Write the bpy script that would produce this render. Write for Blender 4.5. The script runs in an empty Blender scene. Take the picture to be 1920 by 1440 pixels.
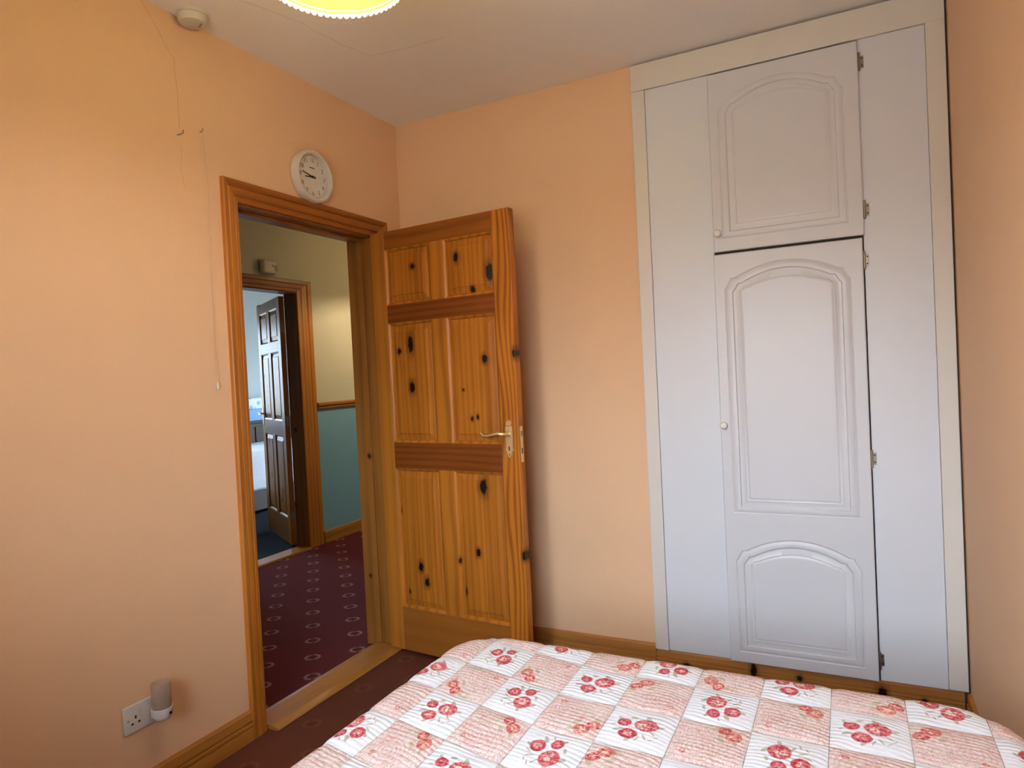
import bpy, bmesh, math, random
from mathutils import Vector, Matrix, noise as mnoise

# ------------------------------------------------------------------ scene, camera, light
S = bpy.context.scene
COL = S.collection
S.view_settings.view_transform = 'Standard'
S.view_settings.look = 'None'
S.view_settings.gamma = 1.0
S.view_settings.use_curve_mapping = False
S.view_settings.exposure = 0.04

PITCH, ROLL, YAW, FPX = -0.01858, -0.04881, 0.46570, 1253.39
CAM = Vector((2.0112, -2.8203, 1.3042))
fwd = Vector((-math.sin(YAW)*math.cos(PITCH), math.cos(YAW)*math.cos(PITCH), math.sin(PITCH)))
rgt = Vector((math.cos(YAW), math.sin(YAW), 0))
upv = rgt.cross(fwd)
r2 = math.cos(ROLL)*rgt + math.sin(ROLL)*upv
u2 = -math.sin(ROLL)*rgt + math.cos(ROLL)*upv
cd = bpy.data.cameras.new('camera'); cam = bpy.data.objects.new('camera', cd); COL.objects.link(cam)
cd.sensor_width = 36; cd.lens = FPX*36/1920; cd.clip_start = 0.02
m = Matrix((r2, u2, -fwd)).transposed().to_4x4(); m.translation = CAM
cam.matrix_world = m
S.camera = cam

# overcast sky above the horizon, dull land below it
W = bpy.data.worlds.new('sky'); S.world = W; W.use_nodes = True
wn = W.node_tree.nodes; wl = W.node_tree.links; wn.clear()
wo = wn.new('ShaderNodeOutputWorld'); wb = wn.new('ShaderNodeBackground')
wt = wn.new('ShaderNodeTexCoord'); ws = wn.new('ShaderNodeSeparateXYZ'); wr = wn.new('ShaderNodeValToRGB')
wl.new(wt.outputs['Generated'], ws.inputs[0])
wm = wn.new('ShaderNodeMapRange'); wm.inputs[1].default_value = -1; wm.inputs[2].default_value = 1
wl.new(ws.outputs[2], wm.inputs[0]); wl.new(wm.outputs[0], wr.inputs[0])
e = wr.color_ramp.elements
e[0].position = 0.50; e[0].color = (0.265, 0.255, 0.235, 1)
e[1].position = 0.60; e[1].color = (0.74, 0.875, 1.0, 1)
wl.new(wr.outputs[0], wb.inputs[0]); wb.inputs[1].default_value = 25.5
wl.new(wb.outputs[0], wo.inputs[0])

def portal(name, loc, rot, sx, sy):
    l = bpy.data.lights.new(name, 'AREA'); l.shape = 'RECTANGLE'; l.size = sx; l.size_y = sy
    l.cycles.is_portal = True
    o = bpy.data.objects.new(name, l); COL.objects.link(o); o.location = loc; o.rotation_euler = rot

WIN_X0, WIN_X1, WIN_Z0, WIN_Z1, YB = 0.80, 2.22, 0.95, 2.10, -3.18
portal('daylight_portal', ((WIN_X0+WIN_X1)/2, YB-.26, (WIN_Z0+WIN_Z1)/2), (math.pi/2, 0, math.pi), WIN_X1-WIN_X0, WIN_Z1-WIN_Z0)
FW_Y0, FW_Y1, FW_Z0, FW_Z1 = 1.15, 2.45, 0.9, 2.0
portal('daylight_portal', (-4.66, (FW_Y0+FW_Y1)/2, (FW_Z0+FW_Z1)/2), (0, -math.pi/2, 0), FW_Z1-FW_Z0, FW_Y1-FW_Y0)
S.cycles.max_bounces = 6; S.cycles.diffuse_bounces = 4; S.cycles.glossy_bounces = 2
S.cycles.transmission_bounces = 4; S.cycles.transparent_max_bounces = 6
S.cycles.use_adaptive_sampling = True; S.cycles.adaptive_threshold = 0.05; S.cycles.light_sampling_threshold = 0.03
S.cycles.sample_clamp_indirect = 8; S.cycles.caustics_reflective = False; S.cycles.caustics_refractive = False

random.seed(7)
PI = math.pi

# ------------------------------------------------------------------ helpers: meshes
def wloc(p):
    v = Vector((0, 0, 0))
    while p is not None:
        v += p.location; p = p.parent
    return v

def obj(name, bm, mat, parent=None, local=False, smooth=False):
    """bmesh in world coordinates (or parent-local when local) -> ONE mesh object."""
    if parent is not None and not local:
        bmesh.ops.translate(bm, verts=bm.verts, vec=-wloc(parent))
    me = bpy.data.meshes.new(name); bm.normal_update(); bm.to_mesh(me); bm.free()
    if mat: me.materials.append(mat)
    if smooth:
        me.shade_smooth()
        me.set_sharp_from_angle(angle=math.radians(38))
    o = bpy.data.objects.new(name, me); COL.objects.link(o); o.parent = parent
    return o

def tag(o, label=None, cat=None, group=None, kind=None):
    if label: o['label'] = label
    if cat: o['category'] = cat
    if group: o['group'] = group
    if kind: o['kind'] = kind
    return o

def empty(name, loc, rz=0.0):
    o = bpy.data.objects.new(name, None); COL.objects.link(o); o.location = loc; o.rotation_euler = (0, 0, rz)
    o.empty_display_size = 0.05
    return o

def copy_tree(o, parent=None):
    c = o.copy(); COL.objects.link(c); c.parent = parent
    for ch in list(o.children): copy_tree(ch, c)
    return c

def B(x0, x1, y0, y1, z0, z1, bev=0.0, seg=2, bm=None):
    b = bmesh.new()
    bmesh.ops.create_cube(b, size=1)
    bmesh.ops.scale(b, vec=(abs(x1-x0), abs(y1-y0), abs(z1-z0)), verts=b.verts)
    bmesh.ops.translate(b, vec=((x0+x1)/2, (y0+y1)/2, (z0+z1)/2), verts=b.verts)
    if bev > 0: bmesh.ops.bevel(b, geom=b.edges[:], offset=bev, segments=seg, profile=.5, affect='EDGES')
    if bm is not None:
        me = bpy.data.meshes.new('t'); b.to_mesh(me); b.free(); bm.from_mesh(me); bpy.data.meshes.remove(me); return bm
    return b

def prism(pts, axis, a, b_, bev=0):
    """extrude a closed 2-D outline along an axis (0,1,2) from a to b_."""
    bm = bmesh.new()
    def P(p, t):
        v = list(p); v.insert(axis, t); return v
    A = [bm.verts.new(P(p, a)) for p in pts]; C = [bm.verts.new(P(p, b_)) for p in pts]
    n = len(pts)
    bm.faces.new(A); bm.faces.new(C)
    for i in range(n): bm.faces.new((A[i], A[(i+1) % n], C[(i+1) % n], C[i]))
    bmesh.ops.recalc_face_normals(bm, faces=bm.faces)
    return bm

def lathe(prof, n=32, axis='Z', center=(0, 0, 0), close=True):
    """revolve (r, h) profile about an axis through center."""
    bm = bmesh.new(); rings = []
    for r, h in prof:
        ring = []
        if r < 1e-6:
            ring = [bm.verts.new((0, 0, h))]
        else:
            ring = [bm.verts.new((r*math.cos(2*PI*k/n), r*math.sin(2*PI*k/n), h)) for k in range(n)]
        rings.append(ring)
    for a, b in zip(rings, rings[1:]):
        if len(a) == 1 and len(b) == 1: continue
        for k in range(n):
            k2 = (k+1) % n
            if len(a) == 1: bm.faces.new((a[0], b[k], b[k2]))
            elif len(b) == 1: bm.faces.new((a[k], a[k2], b[0]))
            else: bm.faces.new((a[k], a[k2], b[k2], b[k]))
    bmesh.ops.recalc_face_normals(bm, faces=bm.faces)
    if axis == 'X': bmesh.ops.rotate(bm, verts=bm.verts, matrix=Matrix.Rotation(PI/2, 3, 'Y'))
    if axis == '-Y': bmesh.ops.rotate(bm, verts=bm.verts, matrix=Matrix.Rotation(PI/2, 3, 'X'))
    bmesh.ops.translate(bm, verts=bm.verts, vec=center)
    return bm

def tube(pts, r, n=8, radii=None):
    bm = bmesh.new(); rings = []
    pts = [Vector(p) for p in pts]
    ref = None
    for i, p in enumerate(pts):
        d = (pts[min(i+1, len(pts)-1)] - pts[max(i-1, 0)]).normalized()
        if ref is None:
            ref = d.orthogonal().normalized()
        ref = (ref - d*ref.dot(d)).normalized(); b = d.cross(ref)
        rr = radii[i] if radii else r
        rings.append([bm.verts.new(p + rr*(math.cos(2*PI*k/n)*ref + math.sin(2*PI*k/n)*b)) for k in range(n)])
    for a, b in zip(rings, rings[1:]):
        for k in range(n): bm.faces.new((a[k], a[(k+1) % n], b[(k+1) % n], b[k]))
    bm.faces.new(rings[0]); bm.faces.new(rings[-1])
    bmesh.ops.recalc_face_normals(bm, faces=bm.faces)
    return bm

# ------------------------------------------------------------------ helpers: materials
class NT:
    def __init__(s, name):
        s.m = bpy.data.materials.new(name); s.m.use_nodes = True
        s.t = s.m.node_tree; s.n = s.t.nodes; s.n.clear()
        s.out = s.n.new('ShaderNodeOutputMaterial'); s.p = s.n.new('ShaderNodeBsdfPrincipled')
        s.t.links.new(s.p.outputs[0], s.out.inputs[0])
    def L(s, a, b): s.t.links.new(a, b)
    def new(s, k, **kw):
        n = s.n.new(k)
        for a, v in kw.items(): setattr(n, a, v)
        return n
    def setin(s, sock, v):
        if hasattr(v, 'is_output'): s.L(v, sock)
        elif isinstance(v, (tuple, list)) and sock.type == 'RGBA' and len(v) == 3: sock.default_value = (*v, 1)
        else: sock.default_value = v
    def math(s, op, a, b=None, c=None, clamp=False):
        n = s.new('ShaderNodeMath', operation=op, use_clamp=clamp)
        for i, v in enumerate((a, b, c)):
            if v is not None: s.setin(n.inputs[i], v)
        return n.outputs[0]
    def vm(s, op, a, b=None, out=0):
        n = s.new('ShaderNodeVectorMath', operation=op)
        s.setin(n.inputs[0], a)
        if b is not None: s.setin(n.inputs[1], b)
        return n.outputs['Value'] if op in ('LENGTH', 'DOT_PRODUCT', 'DISTANCE') else n.outputs[0]
    def mix(s, f, a, b, mode='MIX'):
        n = s.new('ShaderNodeMix', data_type='RGBA', blend_type=mode)
        s.setin(n.inputs[0], f); s.setin(n.inputs[6], a); s.setin(n.inputs[7], b)
        return n.outputs[2]
    def mr(s, v, a, b, c=0.0, d=1.0, smooth=False):
        n = s.new('ShaderNodeMapRange')
        if smooth: n.interpolation_type = 'SMOOTHSTEP'
        s.setin(n.inputs[0], v)
        for i, x in enumerate((a, b, c, d)): s.setin(n.inputs[i+1], x)
        return n.outputs[0]
    def noise(s, vec, scale, detail=3, rough=.5, dist=0.0, w=None):
        n = s.new('ShaderNodeTexNoise')
        if w is not None: n.noise_dimensions = '4D'; s.setin(n.inputs['W'], w)
        if vec is not None: s.L(vec, n.inputs['Vector'])
        n.inputs['Scale'].default_value = scale; n.inputs['Detail'].default_value = detail
        n.inputs['Roughness'].default_value = rough; n.inputs['Distortion'].default_value = dist
        return n.outputs[0]
    def coord(s, k='Object'): return s.new('ShaderNodeTexCoord').outputs[k]
    def mapping(s, vec, scale=(1, 1, 1), loc=(0, 0, 0), rot=(0, 0, 0)):
        n = s.new('ShaderNodeMapping'); s.L(vec, n.inputs[0])
        n.inputs[1].default_value = loc; n.inputs[2].default_value = rot; n.inputs[3].default_value = scale
        return n.outputs[0]
    def sep(s, v):
        n = s.new('ShaderNodeSeparateXYZ'); s.L(v, n.inputs[0]); return n.outputs
    def comb(s, x, y, z):
        n = s.new('ShaderNodeCombineXYZ')
        for i, v in enumerate((x, y, z)): s.setin(n.inputs[i], v)
        return n.outputs[0]
    def bump(s, h, strength=.2, dist=.01):
        n = s.new('ShaderNodeBump'); n.inputs['Strength'].default_value = strength; n.inputs['Distance'].default_value = dist
        s.L(h, n.inputs['Height']); s.L(n.outputs[0], s.p.inputs['Normal'])
    def fin(s, col=None, rough=.5, spec=.5, metal=0.0):
        if col is not None: s.setin(s.p.inputs['Base Color'], col)
        s.setin(s.p.inputs['Roughness'], rough); s.setin(s.p.inputs['Specular IOR Level'], spec)
        s.p.inputs['Metallic'].default_value = metal
        return s.m

def plain(name, col, rough=.5, spec=.5, metal=0.0, var=0.06, scale=30, bump=0.0):
    t = NT(name); c = t.coord()
    n = t.noise(c, scale, 1)
    dark = tuple(x*(1-var) for x in col); lite = tuple(min(1, x*(1+var)) for x in col)
    if bump: t.bump(t.noise(c, scale*4, 3), bump, .002)
    return t.fin(t.mix(n, dark, lite), rough, spec, metal)

def paint_wall(name, col, var=.05):
    t = NT(name); c = t.coord()
    big = t.noise(c, 1.3, 2, .6)
    fine = t.noise(c, 90, 1, .6)
    base = t.mix(big, tuple(x*(1-var) for x in col), tuple(min(1, x*(1+var)) for x in col))
    base = t.mix(t.math('MULTIPLY', fine, .10), base, tuple(x*.75 for x in col))
    roller = t.noise(c, 240, 0, .5); lump = t.noise(c, 14, 1, .5)
    t.bump(t.math('ADD', t.math('MULTIPLY', roller, .35), lump), .25, .004)
    return t.fin(base, .62, .35)

def wood(name, axis, light, dark, ring=14.0, dist=5.0, contrast=1.0, knots=(), rough=.38, strips=0.0, seed=0.0, spec=.35):
    """varnished pine; axis = grain direction. knots: (x, z, rx, rz) in the object's x-z plane (or y-z when axis has 'y')."""
    t = NT(name); c = t.coord()
    pl = 'y' if 'y' in axis.lower() and axis != 'Y' else 'x'
    s = t.sep(c)
    ax = axis[0].upper()
    if ax == 'Z': across, along, other = s[0], s[2], s[1]
    elif ax == 'X': across, along, other = s[2], s[0], s[1]
    else: across, along, other = s[2], s[1], s[0]
    if pl == 'y': across, other = s[1], s[0]
    kmask = None; halo = None; push = None
    wob = t.math('MULTIPLY', t.math('SUBTRACT', t.noise(c, 60, 2, .5), .5), .9) if knots else None
    for (ku, kv, ru, rv) in knots:
        off = t.comb(t.math('MULTIPLY', t.math('SUBTRACT', s[1] if (pl == 'y' or ax == 'Y') else s[0], ku), 1/ru), 0.0,
                     t.math('MULTIPLY', t.math('SUBTRACT', s[2], kv), 1/rv))
        d = t.math('ADD', t.vm('LENGTH', off), wob)
        k = t.mr(d, 1.1, .75, 0, 1, True); h = t.mr(d, 2.4, .8, 0, 1, True)
        p = t.math('DIVIDE', .012, t.math('ADD', t.math('MULTIPLY', d, d), .8))
        kmask = k if kmask is None else t.math('MAXIMUM', kmask, k)
        halo = h if halo is None else t.math('MAXIMUM', halo, h)
        push = p if push is None else t.math('ADD', push, p)
    warp = t.noise(t.comb(t.math('MULTIPLY', across, 5), t.math('MULTIPLY', other, 5), t.math('ADD', t.math('MULTIPLY', along, 1.1), seed)), 1.0, 1, .5)
    a2 = t.math('ADD', across, t.math('MULTIPLY', t.math('SUBTRACT', warp, .5), .02*dist))
    if push is not None: a2 = t.math('ADD', a2, push)
    if strips:
        idx = t.math('FLOOR', t.math('DIVIDE', across, strips))
        wn_ = t.new('ShaderNodeTexWhiteNoise', noise_dimensions='1D'); t.L(t.math('ADD', idx, seed), wn_.inputs['W'])
        sv = wn_.outputs['Value']
        a2 = t.math('ADD', a2, t.math('MULTIPLY', sv, 1.7))
    ph = t.math('MULTIPLY', t.math('ADD', a2, t.math('MULTIPLY', other, .3)), ring*6.283)
    band = t.math('ADD', t.math('MULTIPLY', t.math('SINE', ph), .5), .5)
    band = t.math('POWER', band, 1.8)
    fib = t.noise(t.comb(t.math('MULTIPLY', across, 260), t.math('MULTIPLY', other, 260), t.math('MULTIPLY', along, 5)), 1.0, 1, .6)
    blotch = t.noise(t.comb(t.math('MULTIPLY', across, 7), t.math('MULTIPLY', other, 7), t.math('ADD', t.math('MULTIPLY', along, 2), seed)), 1.0, 2, .55)
    f = t.math('ADD', t.math('MULTIPLY', band, .42*contrast), t.math('ADD', t.math('MULTIPLY', t.math('SUBTRACT', fib, .5), .45), t.math('MULTIPLY', t.math('SUBTRACT', blotch, .45), .9)), clamp=True)
    col = t.mix(f, light, dark)
    if strips: col = t.mix(t.math('MULTIPLY', sv, .38), col, dark)
    if kmask is not None:
        col = t.mix(t.math('MULTIPLY', halo, .55), col, tuple(x*.35 for x in dark))
        col = t.mix(kmask, col, (.012, .005, .003))
    t.bump(t.math('ADD', fib, t.math('MULTIPLY', band, .5)), .12, .001)
    return t.fin(col, rough, spec)

PEACH = (0.80, 0.515, 0.315)
M = {}
M['peach'] = paint_wall('peach_paint', PEACH)
M['ceiling'] = paint_wall('ceiling_paint', (.92, .89, .86), .03)
M['crack'] = plain('crack_line', (.58, .345, .20), .8)
M['crack2'] = plain('ceiling_joint_line', (.60, .51, .45), .8)
M['plaster'] = paint_wall('far_room_paint', (.40, .48, .51))
M['darkvoid'] = plain('cupboard_inside', (.10, .08, .06), .9)
M['white_panel'] = plain('white_board', (.68, .69, .74), .38, .5, var=.025, scale=3, bump=.01)
M['cream_frame'] = plain('cream_gloss', (.69, .65, .60), .34, .5, var=.03, scale=4, bump=.01)
M['white_door'] = plain('white_foil_door', (.64, .64, .68), .36, .5, var=.02, scale=3)
M['knob'] = plain('white_ceramic_knob', (.78, .75, .72), .22)
M['steel'] = plain('dull_steel', (.30, .25, .20), .38, .5, .85)
M['brass'] = plain('brass', (.86, .66, .36), .38, .5, .75)
M['brassdark'] = plain('keyhole_black', (.02, .015, .01), .7)
M['white_plastic'] = plain('white_plastic', (.64, .59, .54), .32)
M['ivory_plastic'] = plain('ivory_plastic', (.62, .57, .50), .4)
M['black'] = plain('black_plastic', (.02, .017, .015), .4)
M['greymark'] = plain('grey_mark', (.28, .22, .18), .5)
M['dial'] = plain('clock_dial', (.70, .66, .62), .45)
M['numeral'] = plain('clock_print', (.14, .12, .11), .5)
M['cord'] = plain('cord', (.62, .42, .28), .7)
M['far_carpet'] = plain('dark_carpet', (.018, .020, .028), .95, .1)
M['duvet'] = plain('white_duvet', (.62, .64, .70), .8, .2, bump=.1)
M['darkwood'] = plain('dark_wood', (.03, .024, .02), .5)
M['bluecloth'] = plain('blue_cloth', (.18, .32, .58), .8, .2)
M['fabric'] = plain('mattress_ticking', (.6, .57, .53), .9, .2)
M['base'] = plain('bed_base_cloth', (.20, .15, .13), .9, .2)
M['upvc'] = plain('white_window_frame', (.80, .81, .82), .3)

PINE_L, PINE_D = (.48, .172, .022), (.17, .044, .006)
M['architrave'] = wood('pine_architrave', 'Zy', PINE_L, PINE_D, ring=26, dist=1.2, contrast=.8, seed=3.1,
                       knots=[(-1.066, 2.03, .008, .008), (-1.045, 1.47, .005, .007), (-1.05, .66, .007, .008), (-1.08, .235, .012, .012), (-1.04, 1.83, .005, .006)])
M['architrave_h'] = wood('pine_head_architrave', 'Y', (.34, .108, .017), (.14, .036, .006), ring=26, dist=1.2, seed=5.2)
M['jamb'] = wood('pine_lining', 'Z', (.31, .12, .024), (.13, .04, .008), ring=18, dist=3, contrast=.7, seed=8,
                 knots=[(-.07, .93, .009, .012), (-.11, .34, .007, .008)])
M['threshold'] = wood('pine_threshold', 'Y', (.43, .185, .042), (.20, .066, .012), ring=16, dist=3, contrast=.5, seed=1.4, rough=.28)
M['skirt_y'] = wood('pine_skirting_along_y', 'Y', (.47, .19, .036), (.24, .08, .014), ring=20, dist=1.5, contrast=.6, seed=2.2)
M['skirt_x'] = wood('pine_skirting_along_x', 'X', (.44, .19, .05), (.24, .085, .018), ring=20, dist=1.5, contrast=.6, seed=4.4,
                    knots=[(1.63, .05, .012, .03), (1.80, .045, .010, .012), (2.085, .04, .016, .02), (1.36, .03, .012, .01), (2.22, .03, .01, .01)])
M['dado'] = wood('pine_dado', 'Y', (.36, .13, .03), (.18, .05, .01), ring=20, dist=1.0, seed=7.7)

def carpet(name, base, ring, strength):
    t = NT(name); c = t.coord(); s = t.sep(c)
    # staggered rows of oval rings, 145 mm by 310 mm apart
    x = t.math('ADD', s[0], .152); y = t.math('ADD', s[1], .622)
    rx = t.math('DIVIDE', x, .1455); row = t.math('ROUND', rx)
    fx = t.math('MULTIPLY', t.math('SUBTRACT', rx, row), .1455)
    sh = t.math('MULTIPLY', row, -.1555)
    ry = t.math('DIVIDE', t.math('SUBTRACT', y, sh), .304)
    fy = t.math('MULTIPLY', t.math('SUBTRACT', ry, t.math('ROUND', ry)), .304)
    # ring in axes turned 45 degrees, long across the room view
    u = t.math('MULTIPLY', t.math('ADD', fx, fy), .7071); v = t.math('MULTIPLY', t.math('SUBTRACT', fy, fx), .7071)
    tw = t.noise(c, 60, 2, .5)
    d = t.vm('LENGTH', t.comb(t.math('DIVIDE', u, .036), t.math('DIVIDE', v, .031), 0.0))
    ringm = t.mr(t.math('ABSOLUTE', t.math('SUBTRACT', d, .86)), .30, .08, 0, 1, True)
    # gaps at the two flat sides of the oval and a small dot between rows
    gap = t.mr(t.math('ABSOLUTE', u), .004, .012, .35, 1)
    ringm = t.math('MULTIPLY', ringm, gap)
    core = t.math('MULTIPLY', t.mr(d, .55, .3, 0, 1, True), .35)
    pile = t.noise(c, 420, 2, .6); patch = t.noise(c, 5, 3, .5)
    col = t.mix(t.math('MULTIPLY', pile, .6), tuple(x_*.65 for x_ in base), tuple(x_*1.3 for x_ in base))
    col = t.mix(t.math('MULTIPLY', patch, .35), col, tuple(x_*.7 for x_ in base))
    col = t.mix(core, col, tuple(x_*.45 for x_ in base))
    col = t.mix(t.math('MULTIPLY', t.math('MULTIPLY', ringm, t.mr(tw, .3, .55, .5, 1)), strength), col, ring)
    t.bump(pile, .5, .004)
    return t.fin(col, .95, .08)
M['carpet_hall'] = carpet('burgundy_carpet', (.135, .027, .034), (.33, .19, .17), .85)
M['carpet_room'] = carpet('maroon_carpet', (.170, .056, .036), (.26, .13, .09), .22)

def hall_paint():
    t = NT('hall_two_tone_paint'); c = t.coord(); s = t.sep(c)
    n = t.noise(c, 2, 3)
    up = t.mix(n, (.58, .52, .38), (.64, .57, .42)); lo = t.mix(n, (.20, .38, .50), (.22, .42, .55))
    t.bump(t.noise(c, 200, 2), .15, .003)
    return t.fin(t.mix(t.math('GREATER_THAN', s[2], 1.10), lo, up), .6, .3)
M['hall'] = hall_paint()

def glass_thin(name='thin_glass', tint=(1, 1, 1)):
    t = NT(name); tr = t.new('ShaderNodeBsdfTransparent'); tr.inputs[0].default_value = (*tint, 1); gl = t.new('ShaderNodeBsdfGlossy')
    gl.inputs['Roughness'].default_value = .02
    fr = t.new('ShaderNodeFresnel'); fr.inputs[0].default_value = 1.45
    mx = t.new('ShaderNodeMixShader'); t.L(fr.outputs[0], mx.inputs[0]); t.L(tr.outputs[0], mx.inputs[1]); t.L(gl.outputs[0], mx.inputs[2])
    t.L(mx.outputs[0], t.out.inputs[0]); return t.m
M['glass'] = glass_thin()
M['dimming_glass'] = glass_thin('dimming_glass', (.80, .87, .94))  # tint added only to weaken the daylight entering the far bedroom

# ------------------------------------------------------------------ the room shell
H = 2.5756; RW = 2.3625
DY0, DY1, DZ = -1.032, -0.235, 1.985      # doorway in the left wall
WT = 0.15                                 # wall thickness
HX = -1.80                                # far wall of the hall
FD0, FD1, FDZ = 0.315, 1.095, 2.005       # doorway in that wall

def struct(name, bm, mat, parent=None, smooth=False):
    o = obj(name, bm, mat, parent, smooth=smooth)
    if parent is None: o['kind'] = 'structure'
    return o

struct('floor', B(-.03, RW+.02, YB, .02, -.06, 0), M['carpet_room'])
struct('floor', B(HX, -.0301, -2.6, 3.2, -.06, 0), M['carpet_hall'])
struct('floor', B(-4.75, HX-.001, -1.0, 4.2, -.06, 0), M['far_carpet'])
ceil = struct('ceiling', B(-.0, RW+.02, YB, .02, H, H+.06), M['ceiling'])
struct('ceiling', B(HX-.1, -.0005, -2.6, 3.2, 2.545, 2.60), M['ceiling'])
struct('ceiling', B(-4.75, HX-.101, -1.0, 4.2, 2.50, 2.56), M['plaster'])

wall_left = struct('wall_left', prism([(YB, 0), (DY0-.012, 0), (DY0-.012, DZ+.012), (DY1+.012, DZ+.012), (DY1+.012, 0), (.12, 0), (.12, H), (YB, H)], 0, -WT, 0), M['peach'])
struct('wall_back', B(0.0, 1.2395, 0, .12, 0, H), M['peach'])
struct('wall_right', B(RW, RW+.15, YB-.3, .12, 0, H), M['peach'])
# the wall behind the camera, with an unseen window placed to fit the daylight
def wall_with_window():
    bm = bmesh.new(); y0, y1 = YB, YB-.30
    def ring(y, a, b, c, d): return [bm.verts.new((x, y, z)) for x, z in ((a, c), (b, c), (b, d), (a, d))]
    of, inf = ring(y0, 0, RW, 0, H), ring(y0, WIN_X0, WIN_X1, WIN_Z0, WIN_Z1)
    ob, inb = ring(y1, 0, RW, 0, H), ring(y1, WIN_X0, WIN_X1, WIN_Z0, WIN_Z1)
    for k in range(4):
        j = (k+1) % 4
        bm.faces.new((of[k], of[j], inf[j], inf[k])); bm.faces.new((ob[j], ob[k], inb[k], inb[j]))
        bm.faces.new((inf[k], inf[j], inb[j], inb[k])); bm.faces.new((of[j], of[k], ob[k], ob[j]))
    bmesh.ops.recalc_face_normals(bm, faces=bm.faces)
    return bm
struct('wall_front', wall_with_window(), M['peach'])

# the hall and the bedroom beyond it
wall_hall = struct('wall_hall', prism([(-2.6, 0), (FD0-.012, 0), (FD0-.012, FDZ+.012), (FD1+.012, FDZ+.012), (FD1+.012, 0), (3.2, 0), (3.2, 2.545), (-2.6, 2.545)], 0, HX-.12, HX), M['hall'])
struct('wall_hall_end', B(HX, -WT, 3.2, 3.3, 0, 2.545), M['hall'])
struct('wall_hall_start', B(HX, -WT, -2.7, -2.6, 0, 2.545), M['hall'])
struct('wall_hall_side', B(-WT, -.002, .1205, 3.2, 0, 2.545), M['hall'])
struct('wall_bedroom_end', B(-4.75, HX-.12, 4.2, 4.3, 0, 2.5), M['plaster'])
struct('wall_bedroom_start', B(-4.75, HX-.12, -1.1, -1.0, 0, 2.5), M['plaster'])
def far_wall():
    bm = bmesh.new(); x0, x1 = -4.6, -4.75
    def ring(x, a, b, c, d): return [bm.verts.new((x, y, z)) for y, z in ((a, c), (b, c), (b, d), (a, d))]
    of, inf = ring(x0, -1, 4.2, 0, 2.5), ring(x0, FW_Y0, FW_Y1, FW_Z0, FW_Z1)
    ob, inb = ring(x1, -1, 4.2, 0, 2.5), ring(x1, FW_Y0, FW_Y1, FW_Z0, FW_Z1)
    for k in range(4):
        j = (k+1) % 4
        bm.faces.new((of[k], of[j], inf[j], inf[k])); bm.faces.new((ob[j], ob[k], inb[k], inb[j]))
        bm.faces.new((inf[k], inf[j], inb[j], inb[k])); bm.faces.new((of[j], of[k], ob[k], ob[j]))
    bmesh.ops.recalc_face_normals(bm, faces=bm.faces); return bm
struct('wall_bedroom_window', far_wall(), M['plaster'])

# windows (unseen; they carry the daylight, window behind camera placed to suit wall tones)
def window(name, axis, p, a0, a1, z0, z1, th=.06, glass='glass'):
    w = empty(name, (p, (a0+a1)/2, z0) if axis == 0 else ((a0+a1)/2, p, z0)); tag(w, kind='structure')
    f = .05; am = (a0+a1)/2
    def bar(nm, t, a, b, c, d, mat, bev):
        obj(nm, B(p-t, p+t, a, b, c, d, bev) if axis == 0 else B(a, b, p-t, p+t, c, d, bev), mat, w)
    for r in ((a0, a0+f, z0, z1), (a1-f, a1, z0, z1), (a0+f, a1-f, z0, z0+f), (a0+f, a1-f, z1-f, z1), (am-f/2, am+f/2, z0+f, z1-f)):
        bar('frame_bar', th/2, *r, M['upvc'], .006)
    for a, b in ((a0+f, am-f/2), (am+f/2, a1-f)):
        bar('pane', .003, a, b, z0+f, z1-f, M[glass], 0)
window('window_1', 1, YB-.20, WIN_X0, WIN_X1, WIN_Z0, WIN_Z1)
window('window_2', 0, -4.70, FW_Y0, FW_Y1, FW_Z0, FW_Z1, glass='dimming_glass')

# hairline cracks
def crack(name, pts, w, plane, parent, mat):
    ax, val = plane
    P = [Vector(p) for p in pts]; fine = []
    for a, b in zip(P, P[1:]):
        n = max(2, int((b-a).length/.03))
        for i in range(n): fine.append(a.lerp(b, i/n))
    fine.append(P[-1])
    for i, p in enumerate(fine):
        j = mnoise.noise(p*19)*.009+mnoise.noise(p*60)*.003
        if ax == 0: p.y += j; p.x = val
        else: p.x += j; p.z = val
    return obj(name, tube(fine, w, 4), mat, parent)
crack('crack', [(0, -1.372, 2.5756), (0, -1.359, 2.558), (0, -1.31, 2.49), (0, -1.261, 2.424), (0, -1.254, 2.30), (0, -1.252, 2.19)], .0008, (0, .0002), wall_left, M['crack'])
crack('crack', [(0, -1.250, 2.13), (0, -1.258, 2.06), (0, -1.249, 1.984)], .0006, (0, .0002), wall_left, M['crack'])
crack('joint_line', [(.24, -1.25, H), (.289, -1.112, H), (.326, -.991, H), (.337, -.821, H), (.37, -.665, H)], .0006, (2, H-.0002), ceil, M['crack2'])
crack('joint_line', [(.37, -.665, H), (.521, -.64, H), (.70, -.633, H)], .0005, (2, H-.0002), ceil, M['crack2'])

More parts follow.
